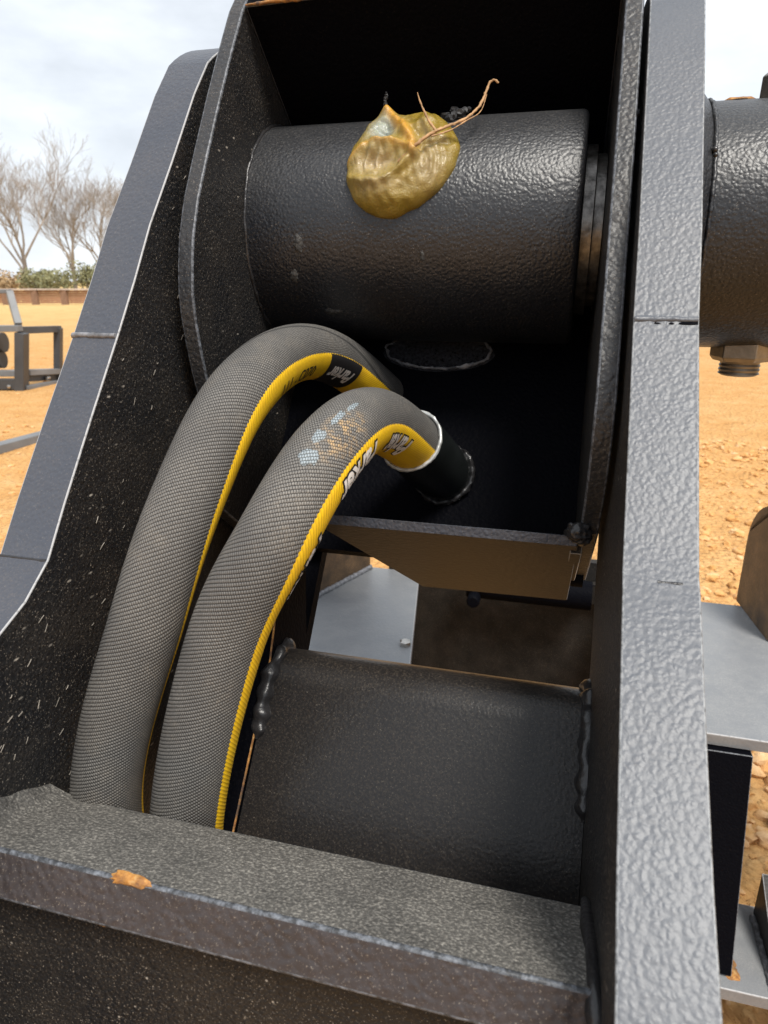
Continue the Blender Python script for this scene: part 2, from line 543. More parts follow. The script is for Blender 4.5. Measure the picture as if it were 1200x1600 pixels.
def make_gravel():
    rnd = random.Random(5)
    VS, FS = [], []
    for i in range(5200):
        t = rnd.random()                          # loose clods over the strip of yard that shows beside the machine
        y = .35 + 3.6 * t * t
        x = rnd.uniform(.14, .55) + y * rnd.uniform(-.02, .42)
        r = .0035 + .017 * rnd.random() ** 3.4
        rock(VS, FS, Vector((x, y, height(x, y) + r * .2)), r, rnd)
    for i in range(1000):
        y = rnd.uniform(.9, 6.5); x = -y * rnd.uniform(.62, 1.12)
        r = .004 + .012 * rnd.random() ** 3
        rock(VS, FS, Vector((x, y, height(x, y) + r * .2)), r, rnd)
    me = bpy.data.meshes.new('gravel'); me.from_pydata(VS, [], FS); shade(me, 45)
    o = link('gravel', me, M['clod'])
    tag(o, 'loose orange clay clods and gravel strewn over the ground', 'gravel', kind='stuff')
make_gravel()

# ------------------------------------------------------------------ the outer frame: two thick leaning plates and what is welded between them
TOE = [(120, -181), (60, -250), (10, -330), (-10, -420), (0, -560), (40, -700), (70, -797)]
HEEL = [(170, -797), (170, -640), (190, -520), (240, -400), (290, -270), (332, -184), (385, -120), (440, -72), (500, -60), (548, -36)]
def arc(cy, cz, r, a0, a1, n):
    return [(cy + r * cos(RAD(a0 + (a1 - a0) * i / n)), cz + r * sin(RAD(a0 + (a1 - a0) * i / n))) for i in range(n + 1)]
LUG = arc(466, 28, 109, -36, 126, 40)
FRONT_L = [(384, 97), (355, 60), (328, 27), (310, 1), (292, -23.3), (263, -60.7), (239, -92.5), (224.5, -112.8), (208.5, -125), (193, -132), (160, -152)]
FRONT_R = [(402, 117), (383, 71), (384, 97)]
FRONT_R = [(384, 94), (355, 56), (328, 21), (304.7, -14.5), (277, -46), (249.6, -77), (233, -95.5), (226.5, -99.5), (190.7, -128.6), (157, -154.8), (134, -169.6)]

frame = empty('pivot_frame', W(-90, 120, -800), 'black steel pivot frame with two thick leaning side plates around the hoses', 'steel frame')
LUG_R = arc(466, 28, 114, -36, 118, 40)
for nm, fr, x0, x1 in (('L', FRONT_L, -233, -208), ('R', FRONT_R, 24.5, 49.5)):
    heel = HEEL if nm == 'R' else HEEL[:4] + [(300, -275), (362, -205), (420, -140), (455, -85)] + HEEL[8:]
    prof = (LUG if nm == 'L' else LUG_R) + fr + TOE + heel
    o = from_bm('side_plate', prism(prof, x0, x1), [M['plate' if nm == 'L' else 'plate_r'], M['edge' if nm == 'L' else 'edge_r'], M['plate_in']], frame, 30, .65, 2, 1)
    for p in o.data.polygons:                 # broad cheeks carry the speckled finish, the rim the pebbled one
        if abs(p.normal.x) > .9: p.material_index = 2
    o['label'] = ('side plate left of the hoses, its rim tinted blue-grey' if nm == 'L' else 'side plate right of the box, its pale rim facing the camera')
    # weld bead across the rim
    if nm == 'L':
        pth = [W(x, 292 - 1.0, -24.5) for x in range(-233, -207, 2)]
        pth2 = [W(x, 224.3, -113.4) for x in range(-233, -207, 2)]
    else:
        pth = [W(x, 305.0, -14.5) for x in range(25, 50, 2)]
        pth2 = [W(x, 230.5, -97.6) for x in range(36, 45, 2)]
    from_bm('weld_bead', tube(pth, .0014 if nm == 'L' else .0013, 8, None, .5, 420), M['weld_pale' if nm == 'L' else 'plate_r'], frame, 60)
    if nm == 'R': from_bm('weld_crack', tube([p + Vector((.004, -.0010, -.0019)) for p in pth[:-2]], lambda t: .0002 + .0008 * min(1, t * 3), 6, None, .6, 420), M['dark'], frame, 60)
    from_bm('weld_bead', tube(pth2, .0007, 8, None, .5, 420), M['weld'], frame, 60)

# rounded cross tube: a rectangular tube set along the slope, corners rolled
SD, SN = Vector((.616, .788)), Vector((.788, -.616))          # up the slope; into the slope (Y,Z)
def slope(p, s, n): return (p[0] + SD.x * s + SN.x * n, p[1] + SD.y * s + SN.y * n)
def rrect(p, h, d, r, k=6):
    pts = []
    for (s, n, a0) in ((-h + r, r, 180), (-r, r, 270), (-r, d - r, 0), (-h + r, d - r, 90)):
        pass
    cs = [(-r, r, 90, 180), (-h + r, r, 180, 270), (-h + r, d - r, 270, 360), (-r, d - r, 0, 90)]
    for s, n, a0, a1 in cs:
        for i in range(k + 1):
            a = RAD(a0 + (a1 - a0) * i / k)
            pts.append(slope(p, s + r * sin(a), n + r * cos(a)))
    return pts
top = (302, -184.5)
o = from_bm('cross_tube', prism(rrect(top, 150, 76, 22, 8), -140, 24.2), M['smooth'], frame, 30)
for xx, lump in ((-140, 1), (24, 2)):
    pr = rrect(top, 150, 76, 22, 8)
    i0 = 2 if xx < 0 else 5
    q = Vector(pr[8]); dq = (Vector(pr[9]) - q).normalized()
    pth = [W(xx, y, z) for y, z in [pr[0], pr[2], pr[4], pr[6], pr[8]] + [tuple(q + dq * m) for m in ((8, 16, 24, 29) if xx < 0 else (10, 22, 34, 40))]]
    pth = catmull(pth, 6)
    from_bm('weld_bead', tube(pth, lambda t: (.0034 + .0016 * sin(t * 19) ** 2) * min(1, .3 + (1 - t) * 5), 16, None, .38, 210), M['weld'], frame, 60)
# web plate the tube's left end is welded to
web = [(353, -128), (345, -230), (300, -310), (214, -308), (226, -276), (294, -192), (318, -140)]
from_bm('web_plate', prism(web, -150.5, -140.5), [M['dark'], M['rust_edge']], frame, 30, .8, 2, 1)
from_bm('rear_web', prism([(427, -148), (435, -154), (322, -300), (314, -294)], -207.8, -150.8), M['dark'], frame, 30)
# bent cross angle at the front: dusty top leg, dark bent face below
ang_top = [(205, -218.5), (153, -196.5)]
ang = [(206, -219.8), (154, -195.6), (146.6, -211.4), (198.5, -235.6)]
o = from_bm('cross_angle', prism(ang, -207.9, 23.6), [M['dusty'], M['edge_soft'], M['band']], frame, 25, 1.3, 3, 1)
for p in o.data.polygons:
    if p.normal.y < -.6: p.material_index = 2
bm = bmesh.new()
rows = []
for k in range(61):                                   # concave weld fillet where the cross angle meets the left plate
    f = k / 60
    y, z = 207 - 52.5 * f, -220.2 + 24.4 * f
    w = 1 + .18 * noise.noise(Vector((f * 6, 2, 0)))
    row = []
    for m in range(9):
        g = m / 8
        hgt = (8.6 + 8.0 * f) * w * (1 - g) ** 1.9; out = 11.0 * w * g
        nn_ = .45 * noise.noise(Vector((f * 10, g * 2, 5))) * (1 - g)
        row.append(bm.verts.new(W(-208.2 + out, y - .40 * (hgt + nn_), z + .916 * (hgt + nn_))))
    rows.append(row)
for a_, b_ in zip(rows, rows[1:]):
    for m in range(8): bm.faces.new((a_[m], b_[m], b_[m + 1], a_[m + 1]))
from_bm('weld_bead', bm, M['dusty'], frame, 70)
apron = [(160, -213), (172, -219), (160, -330), (130, -470), (118, -470), (148, -330)]
from_bm('apron_plate', prism(apron, -207.8, 23.4), [M['plate_in']], frame, 30)
ca = o
from_bm('weld_bead', tube([W(23.5, y, z) for y, z in ((207, -219), (190, -211), (172, -204), (156, -198), (150, -199), (148, -207))], .0028, 10, None, .8, 260), M['weld'], frame, 60)

def chip(name, c, a, b, n, rx, ry, h, mat, parent, seed):      # thin ragged chip lying on a surface (a, b span it, n its normal)
    bm = bmesh.new()
    rnd = random.Random(seed)
    N = 26
    R_ = [1 + .5 * noise.noise(Vector((cos(2 * pi * k / N) * 1.7 + seed, sin(2 * pi * k / N) * 1.7, seed))) + rnd.uniform(-.12, .12) for k in range(N)]
    ctr = bm.verts.new(c + n * h)
    r1 = [bm.verts.new(c + a * (rx * R_[k] * .7 * cos(2 * pi * k / N)) + b * (ry * R_[k] * .7 * sin(2 * pi * k / N)) + n * h * rnd.uniform(.6, 1.2)) for k in range(N)]
    r2 = [bm.verts.new(c + a * (rx * R_[k] * cos(2 * pi * k / N)) + b * (ry * R_[k] * sin(2 * pi * k / N)) - n * .0004) for k in range(N)]
    for k in range(N):
        j = (k + 1) % N
        bm.faces.new((ctr, r1[k], r1[j])); bm.faces.new((r1[k], r2[k], r2[j], r1[j]))
    return from_bm(name, bm, mat, parent, 60)
nT = Vector((0, -.40, .916)); aX = Vector((1, 0, 0)); bT = Vector((0, .916, .40))
chip('rust_chip', W(-132, 154.1, -195.75), aX, Vector((0, .7, .7)).normalized(), Vector((0, -.7, .7)).normalized(), .0085, .0022, .0009, M['rust'], ca, 12)
chip('rust_chip', W(-142, 149.6, -213.8), aX, Vector((0, .4, -.9)), Vector((0, -.9, -.4)), .002, .0015, .0006, M['rust'], ca, 8)

# outer pivot tube on the right, welded to the plate, with a cross bolt
PIN = (466, 28)
o = from_bm('pivot_tube', lathe(W(49.5, *PIN), (1, 0, 0), [(0, 0), (0, 66), (150, 66), (152, 64), (152, 50), (0, 50)][1:5], 96), M['boss'], frame, 40)
ptube = o
from_bm('weld_collar', lathe(W(49.4, *PIN), (1, 0, 0), [(0, 79), (2.5, 78.5), (6, 75), (9, 70.5), (11.5, 67.6), (13, 65.6)], 96), M['boss'], ptube, 60)
def ring_bead(x, r, rad, seed, a0=0, a1=360, mat='weld', parent=None, lump=.6, name='weld_bead'):
    n = 90
    pth = [W(x + .5 * noise.noise(Vector((i * .35, seed, 0))), PIN[0] + r * cos(RAD(a0 + (a1 - a0) * i / n)), PIN[1] + r * sin(RAD(a0 + (a1 - a0) * i / n))) for i in range(n + 1)]
    return from_bm(name, tube(pth, rad, 8, None, lump, 330), M[mat], parent, 60)
ring_bead(62.8, 66.4, .0012, 3, 90, 270, 'boss', ptube)
for (px, py, pz, r) in ((58, 398, 38, 1.5), (57, 403, -2, 1.6), (61, 396.5, 58, 1.2), (62, 407, 62, 1.6)):
    bm = bmesh.new()
    bmesh.ops.create_icosphere(bm, subdivisions=2, radius=r / 1000, matrix=Matrix.Translation(W(px, py, pz)))
    from_bm('weld_spatter', bm, M['weld'], ptube, 60)
# hexagon nut and threaded end under the tube, square bar end on top
cB = W(101, 462, -36)
dn = Vector((0.0, 0.0, -1))
from_bm('nut', lathe(cB, dn, [(-6, 8), (-6, 17.5), (7, 17.5), (9.5, 15.2), (9.5, 8)], 6), M['nut'], ptube, 20, .6)
from_bm('bolt_end', lathe(cB + dn * .0096, dn, [(-2, 11.5)] + [(k * 1.2, 11.5 - (.7 if k % 2 else 0)) for k in range(0, 7)] + [(8.4, 9.5), (8.4, 0)], 32), M['nut'], ptube, 30)
from_bm('bolt_head', lathe(W(107, 466, 92), Vector((0, -.1, 1)), [(-2, 9), (-2, 17), (14, 17), (16, 14.5), (16, 0)], 6), M['nut'], ptube, 20, .6)
chip('rust_chip', W(78, 455, 93.6), aX, Vector((0, 1, .1)), Vector((0, 0, 1)), .007, .003, .0007, M['rust'], ptube, 5)

# ------------------------------------------------------------------ the pivoting bracket (box) held between the plates
brk = empty('hinge_bracket', W(-90, 430, -120), 'black steel hinge bracket with a thick pivot boss set between two side plates', 'hinge bracket')
def plane_pt(s, n): return slope((430, -121), s, n)         # on the back plate plane
BACK = [plane_pt(345, 10), plane_pt(345, 0), plane_pt(-58, 0), plane_pt(-58, 10)]
CL = [(428, 157), (415, 143.5), (397, 118), (381, 94), (362, 64), (348, 40.7), (340, 22), (336.5, 8), (334.5, -6), (335, -18), (337.5, -33), (341, -48), (346, -63), (352, -82), (352, -102), (336, -119)]
CR = [(452, 178), (428, 152), (399, 106), (381, 80), (363, 52), (350, 28), (340, 8), (328, -10), (318, -30), (309, -48), (308, -68), (313, -86), (322, -101), (331, -112), (334, -119)]
def cheek(front, x0, x1, lab):
    back = [plane_pt(-58, 14), plane_pt(345, 14)]
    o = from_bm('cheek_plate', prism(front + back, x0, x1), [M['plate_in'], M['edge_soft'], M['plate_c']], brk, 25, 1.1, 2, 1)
    for p in o.data.polygons:
        if abs(p.normal.x) < .5: p.material_index = 2
    o['label'] = lab
cheek(CL, -200, -191, 'cheek plate left of the pivot boss, lightly dusted')
cheek(CR, 13, 22, 'cheek plate right of the pivot boss, close to the outer plate')
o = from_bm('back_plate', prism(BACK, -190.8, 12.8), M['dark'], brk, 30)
back_plate = o
TOPP = [(415.5, 145), (419, 149.5), (430 + 212, -121 + 275 + 6), (430 + 208, -121 + 270)]
tp = [(413, 143.3), (417.9, 149.6), (572, 29 + 0), (567, 23)]
# top plate runs square to the slope from the front lip back to the back plate
def lip(p, L, th): return [p, (p[0] + SD.x * th, p[1] + SD.y * th), (p[0] + SD.x * th + SN.x * L, p[1] + SD.y * th + SN.y * L), (p[0] + SN.x * L, p[1] + SN.y * L)]
bm = bmesh.new()
q0, q1 = lip((416.5, 146.0), 190, 9), lip((432, 153.5), 182, 9)
a = [bm.verts.new(W(-190.8, *q)) for q in q0]; b = [bm.verts.new(W(12.8, *q)) for q in q1]
bm.faces.new(a); bm.faces.new(b)
for i in range(4): bm.faces.new((a[i], a[(i + 1) % 4], b[(i + 1) % 4], b[i]))
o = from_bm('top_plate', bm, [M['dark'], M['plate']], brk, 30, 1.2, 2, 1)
for f0, f1, rr in ((.0, .27, .0012), (.66, .93, .0016)):
    pth = [W(-190 + 202 * f, 416.3 + 15.4 * f, 146.2 + 7.6 * f) for f in [f0 + (f1 - f0) * k / 40 for k in range(41)]]
    from_bm('rust_streak', tube(pth, lambda t: rr * (.35 + .65 * sin(pi * t)), 8, None, .9, 260), M['rust_edge' if f0 == 0 else 'rust'], o, 70)
# bottom plate: front edge level, left side cut back
def bp(x, L, th): return W(x, 331 + .788 * L - .616 * th * .0, -119.5 - .616 * L - th)
bm = hexa([bp(-128, 0, 5.6), bp(12.6, 0, 5.6), bp(12.6, 122, 5.6), bp(-86, 128, 5.6), bp(-128, 0, 0), bp(12.6, 0, 0), bp(12.6, 122, 0), bp(-86, 128, 0)])
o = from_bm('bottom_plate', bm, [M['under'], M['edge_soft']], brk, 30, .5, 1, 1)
bm = hexa([W(-127.5, 330.2, -124.9), W(12.0, 330.2, -124.9), W(12.0, 331.0, -124.9), W(-127.5, 331.0, -124.9), W(-127.5, 330.4, -119.8), W(12.0, 330.4, -119.8), W(12.0, 331.0, -119.8), W(-127.5, 331.0, -119.8)])
from_bm('bottom_lip', bm, M['plate'], o, 30)
# tab below the right cheek with a small round fitting
from_bm('hanger_tab', prism([(335, -123), (341, -123), (410, -172), (404, -178), (338, -132)], 9, 15), [M['under'], M['edge']], brk, 30, .5, 1, 1)
from_bm('hanger_pin', lathe(W(10, 402, -171), (-1, 0, 0), [(-10, 0), (-10, 7), (2, 7), (3, 6), (3, 0)], 20), M['dark'], brk, 30)
bm = bmesh.new()
rr = bmesh.ops.create_icosphere(bm, subdivisions=4, radius=.0052, matrix=Matrix.Translation(W(12.5, 331.5, -119)))
for v in rr['verts']:
    d = v.co - W(12.5, 331.5, -119)
    v.co = W(12.5, 331.5, -119) + Vector((d.x * 1.25, d.y, d.z * 1.1)) * (1 + .5 * noise.noise(v.co * 210) + .25 * noise.noise(v.co * 600))
from_bm('weld_lump', bm, M['weld'], brk, 60)
# the boss
boss = from_bm('pivot_boss', lathe(W(-191, *PIN), (1, 0, 0), [(0, 66), (188.5, 66), (190.5, 65.3), (191.8, 63), (192, 30)], 128), M['boss'], brk, 50)
from_bm('thrust_washer', lathe(W(1, *PIN), (1, 0, 0), [(0, 40), (0, 48), (6.2, 48), (6.2, 43), (11.8, 43), (11.8, 40)], 96), M['washer'], brk, 40, .4)
ring_bead(-190.5, 66.2, .0011, 9, 80, 270, 'weld', boss)
for k, (x, y, z, rx, ry) in enumerate(((-158, 400.0, 21, .003, .0042), (-162.5, 404.7, 3, .0028, .0036), (-143.5, 418.2, -17.7, .0062, .0026), (-84, 401.4, 13.6, .0014, .0030))):
    nb_ = Vector((0, y - 466, z - 28)).normalized()
    chip('mud_smear', W(x, y, z), aX, nb_.cross(aX), nb_, rx, ry, .0003, M['dusty'], boss, 20 + k)
# elliptical plug weld on the back plate
bm = bmesh.new()
cE = plane_pt(93, -.6)
NN = 72
ctr = Vector((0, 0, 0))
rings = []
for (k, hgt) in ((1.05, 0), (1.0, .0018), (.96, .0026), (.91, .0012), (.6, .0002), (.3, .0004)):
    ring = []
    for i in range(NN):
        a = 2 * pi * i / NN
        dx, ds = .0385 * k * cos(a), .0150 * k * sin(a)
        wob = noise.noise(Vector((cos(a) * 5, sin(a) * 5, k * 9))) * .0007
        p = W(-89, *cE) + Vector((dx, SD.x * ds, SD.y * ds)) - Vector((0, SN.x, SN.y)) * (hgt + wob)
        ring.append(bm.verts.new(p))
    rings.append(ring)
for a_, b_ in zip(rings, rings[1:]):
    for i in range(NN): bm.faces.new((a_[i], a_[(i + 1) % NN], b_[(i + 1) % NN], b_[i]))
bm.faces.new(rings[-1])
from_bm('plug_weld', bm, M['weld_plug'], back_plate, 70)
pth = [W(-89, *cE) + Vector((.0372 * cos(q), SD.x * .0143 * sin(q), SD.y * .0143 * sin(q))) * (1 + .05 * noise.noise(Vector((cos(q) * 3, sin(q) * 3, 1)))) - Vector((0, SN.x, SN.y)) * .0022 for q in [2 * pi * i / 120 for i in range(121)]]
from_bm('weld_bead', tube(pth, lambda t: .0009 + .0012 * max(0, noise.noise(Vector((cos(t * 6.283) * 2, sin(t * 6.283) * 2, 4)))), 6, None, .9, 500, False), M['weld_pale'], back_plate, 60)
# guide pipe that carries the front hose through the back plate
g0, g1 = W(-83, 374, -86), W(-72, 430, -121)
gd = (g1 - g0)
o = from_bm('guide_pipe', lathe(g0, gd, [(0, 17.0), (0, 18.8), (gd.length * 1000 + 6, 18.8), (gd.length * 1000 + 6, 17.0), (0, 17.0)], 56), M['pipe'], brk, 40)
uq = gd.normalized().orthogonal().normalized(); vq = gd.normalized().cross(uq)
pth = [g0 + (uq * cos(2 * pi * i / 72) + vq * sin(2 * pi * i / 72)) * .0179 for i in range(73)]
from_bm('cut_rim', tube(pth, .00115, 8, None, .5, 500, False), M['pipe_rim'], o, 60)
wc = g1 - gd.normalized() * .003
pth = [wc + (uq * cos(2 * pi * i / 80) + vq * sin(2 * pi * i / 80)) * .0192 for i in range(81)]
from_bm('weld_bead', tube(pth, .0019, 8, None, .9, 330, False), M['weld'], o, 60)
# tack weld bridging cheek and outer plate near the top right
from_bm('weld_dab', tube(catmull([W(21, 411, 82), W(23.5, 408.5, 80.5), W(25.2, 407, 79.5)], 4), .0016, 8, None, .6, 300), M['weld_pale'], brk, 60)
from_bm('rust_seam', tube(catmull([W(-204, y, z) for y, z in ((408, 117), (396, 103), (382, 81), (370, 61))], 8), .0007, 6, None, 1.0, 500), M['rust_edge'], frame, 60)

# ------------------------------------------------------------------ hoses
HR = 15.8
class Hose:
    def __init__(s, ctrl, r, n_per=36):
        s.r = r / 1000
        s.path = catmull([W(*c[0]) for c in ctrl], n_per)
        refs = catmull([Vector(c[1]).normalized() for c in ctrl], n_per)
        s.T, s.N, s.B, s.u = [], [], [], [0.0]
        for i, p in enumerate(s.path):
            t = (s.path[min(i + 1, len(s.path) - 1)] - s.path[max(i - 1, 0)]).normalized()
            nn = refs[i] - t * refs[i].dot(t)
            nn.normalize()
            s.T.append(t); s.N.append(nn); s.B.append(t.cross(nn))
            if i: s.u.append(s.u[-1] + (p - s.path[i - 1]).length)
    def at(s, u, ang, lift=0.0):
        u = max(0, min(u, s.u[-1] - 1e-6))
        lo, hi = 0, len(s.u) - 1
        while hi - lo > 1:
            m = (lo + hi) // 2
            if s.u[m] <= u: lo = m
            else: hi = m
        f = (u - s.u[lo]) / max(1e-9, s.u[hi] - s.u[lo])
        p = s.path[lo].lerp(s.path[hi], f); N = s.N[lo].lerp(s.N[hi], f).normalized(); B = s.B[lo].lerp(s.B[hi], f).normalized()
        return p + (N * cos(ang) + B * sin(ang)) * (s.r + lift)
    def patch(s, name, u0, u1, a0, a1, nu, na, lift, mats, parent, closed=False, ragged=0.0, ell=False):
        bm = bmesh.new()
        uvl = bm.loops.layers.uv.new('UVMap')
        V = []
        for i in range(nu + 1):
            row = []
            for j in range(na + 1):
                fu, fa = i / nu, j / na
                if ell:                                   # elliptical patch from a disc
                    rr, th = fu, fa * 2 * pi
                    k = 1 + .45 * noise.noise(Vector((cos(th) * 2.2, sin(th) * 2.2, u0 * 900))) + .22 * noise.noise(Vector((cos(th) * 7, sin(th) * 7, u0 * 500)))
                    uu = (u0 + u1) / 2 + (u1 - u0) / 2 * rr * k * cos(th); aa = (a0 + a1) / 2 + (a1 - a0) / 2 * rr * k * sin(th)
                    lf = lift * (1 if fu < .99 else -.5)
                else:
                    uu, aa = u0 + (u1 - u0) * fu, a0 + (a1 - a0) * fa
                    if ragged and (j == 0 or j == na): aa += ragged * (1 if (i % 2) else -1) * (1 if j else -1)
                    lf = lift if closed or 0 < j < na else -.0002
                row.append((bm.verts.new(s.at(uu, aa, lf)), uu, aa * s.r))
            V.append(row)
        for i in range(nu):
            for j in range(na):
                q = [V[i][j], V[i + 1][j], V[i + 1][j + 1], V[i][j + 1]]
                try: f = bm.faces.new([x[0] for x in q])
                except ValueError: continue
                for lp, x in zip(f.loops, q): lp[uvl].uv = (x[1], x[2])
        if closed: bmesh.ops.remove_doubles(bm, verts=bm.verts, dist=1e-6)
        return from_bm(name, bm, mats, parent, 80)
    def text(s, body, name, u_mid, a_mid, size, lift, mat, parent, flip=False, bold=0.0, shear=.25, xs=1.0):
        cu = bpy.data.curves.new(name, 'FONT')
        cu.body = body; cu.size = size; cu.align_x = 'CENTER'; cu.align_y = 'CENTER'
        cu.offset = bold; cu.shear = shear; cu.resolution_u = 3
        to = bpy.data.objects.new(name, cu)
        C.objects.link(to)
        dg = bpy.context.evaluated_depsgraph_get()
        me = bpy.data.meshes.new_from_object(to.evaluated_get(dg))
        bpy.data.objects.remove(to); bpy.data.curves.remove(cu)
        bm = bmesh.new(); bm.from_mesh(me); bpy.data.meshes.remove(me)
        bmesh.ops.triangulate(bm, faces=bm.faces)
        for _ in range(2): bmesh.ops.subdivide_edges(bm, edges=[e for e in bm.edges if e.calc_length() > .0022], cuts=1)
        sg = -1 if flip else 1
        for v in bm.verts: v.co = s.at(u_mid + sg * v.co.x * xs, a_mid - sg * v.co.y / s.r, lift)
        return from_bm(name, bm, mat, parent, 80)

# control points: centre (mm) and the direction the printed stripe faces
front = Hose([((-164, 190, -470), (.72, .69, .2)), ((-160, 222, -330), (.72, .69, .1)), ((-152, 221, -232), (.74, .67, .1)), ((-132, 233, -146), (.82, .58, .0)),
              ((-112, 247, -101), (.86, .50, -.15)), ((-100, 282, -71.5), (.74, .30, -.60)), ((-93.5, 329, -66.5), (.52, -.10, -.85)), ((-83, 374, -86), (.25, -.42, -.87)),
              ((-72, 430, -121), (.2, -.6, -.7)), ((-68, 448, -133), (.2, -.6, -.7))], 16.5)
rear = Hose([((-191, 190, -470), (.3, .95, .2)), ((-191, 220, -330), (.22, .97, .1)), ((-191.5, 218, -226), (.22, .97, .1)), ((-168, 234, -136.5), (.42, .90, .0)),
             ((-157.5, 262, -86), (.62, .77, -.15)), ((-152, 301, -52), (.72, .45, -.5)), ((-150, 360, -38.5), (.60, -.05, -.8)), ((-142, 412, -45), (.45, -.35, -.85)),
             ((-127, 462, -72), (.3, -.5, -.8)), ((-118, 490, -92), (.3, -.5, -.8))], HR)
print('hose lengths', front.u[-1], rear.u[-1])

def make_hose(h, lab, mat, name='hydraulic_hose'):
    root = empty(name, h.path[0], lab, 'hydraulic hose', 'two sleeved hydraulic hoses between the plates')
    h.patch('sleeve', 0, h.u[-1], 0, 2 * pi, 360, 56, 0, mat, root, True)
    h.patch('stripe', 0.02, h.u[-1] - .002, -RAD(58), RAD(58), 560, 18, .00035, M['yellow'], root, False, .035)
    # crimped end fitting below the cross angle
    d = (h.path[0] - h.path[2]).normalized()
    from_bm('end_fitting', lathe(h.path[0] - d * .02, d, [(0, 16.5), (0, 19)] + [(k * 4, 19 - (1.2 if k % 2 else 0)) for k in range(1, 9)] + [(36, 13), (60, 13), (60, 0)], 32), M['steel'], root, 40)
    return root
hf = make_hose(front, 'grey woven hydraulic hose with pale paint spots, entering the black guide pipe', M['weaveA'])
hr = make_hose(rear, 'grey woven hydraulic hose nearest the left side plate, curving under the pivot boss', M['weaveB'])
US = {}
def u_near(h, p):
    return min(range(len(h.path)), key=lambda i: (h.path[i] - p).length)
uf = lambda p: front.u[u_near(front, p)]
ur = lambda p: rear.u[u_near(rear, p)]
for u0, sz, aa in ((.4285, .0160, -27), (.483, .0165, -20), (.376, .0150, -12)):
    front.text('Parker', 'brand_lettering', u0, RAD(aa), sz, .00060, M['black_ink'], hf, True, .0013, .2, .80)
    front.text('Parker', 'brand_lettering', u0, RAD(aa), sz, .00085, M['white_ink'], hf, True, .0005, .2, .80)
for uu in (.262, .276, .300, .318, .338):
    front.text('-', 'printed_mark', uu, RAD(-24), .014, .0006, M['black_ink'], hf, False, .0006, .2)
rear.patch('black_print_panel', .537, .579, -RAD(57), RAD(57), 30, 18, .0006, M['black_ink'], hr)
rear.text('Parker', 'brand_lettering', .558, RAD(-16), .0125, .0010, M['white_ink'], hr, True, .0004, .25, .95)
rear.text('111 - C070', 'printed_code', .493, RAD(-20), .0095, .0007, M['black_ink'], hr, False, .0001, .1, 1.15)
for (uu, aa, su, sa) in ((.4125, -113, .0042, .25), (.4225, -119, .0036, .17), (.4345, -116, .0046, .10), (.4445, -113, .0044, .08)):
    front.patch('paint_spot', uu - su, uu + su, RAD(aa) - sa, RAD(aa) + sa, 6, 28, .00030, M['spot'], hf, True, 0, True)

# ------------------------------------------------------------------ grease and the bits stuck in it
def sg(x): return 1 / (1 + math.exp(-max(-40, min(40, x))))
OUT = [(-31, -8), (-29.5, 4), (-26, 14), (-24, 25), (-18, 31), (-8, 32), (6, 31), (17, 27), (27, 16), (32, 4), (31, -8), (27, -17), (19, -26), (9, -32), (-3, -36.5), (-14, -34.5), (-23, -29), (-29, -19)]
OUTP = sorted([(atan2(b, a), sqrt(a * a + b * b)) for a, b in OUT])
def out_r(phi):
    P = OUTP
    for i in range(len(P)):
        a0, r0 = P[i]; a1, r1 = P[(i + 1) % len(P)]
        if i == len(P) - 1: a1 += 2 * pi
        for ph in (phi, phi + 2 * pi):
            if a0 <= ph <= a1:
                t = (ph - a0) / (a1 - a0); t = t * t * (3 - 2 * t)
                return r0 + (r1 - r0) * t
    return P[0][1]
def gau(a, b, ca, cb, s, s2=None): 
    s2 = s2 or s
    return math.exp(-((a - ca) / s) ** 2 - ((b - cb) / s2) ** 2)
K = (9.6, -7.5)
R1 = [(-12, 26), (-8, 20), (-3.5, 14), (3.3, 5.5), (8.2, -3), K]
R2 = [(-31, -6), (-24, -1), (-16, 1.5), (-7, .5), (1, -2), K]
R3 = [(-32, -13), (-26, -17), (-19, -19.5), (-11, -21.2), (-4.6, -20.5), (1.5, -17), (5.6, -12.5), K]
R4 = [K, (14, -3), (20, -1.5), (27, 2), (31, 6)]
def pdist(a, b, P):
    best = 1e9
    for (x0, y0), (x1, y1) in zip(P, P[1:]):
        dx, dy = x1 - x0, y1 - y0
        t = max(0, min(1, ((a - x0) * dx + (b - y0) * dy) / (dx * dx + dy * dy)))
        best = min(best, (a - x0 - t * dx) ** 2 + (b - y0 - t * dy) ** 2)
    return sqrt(best)
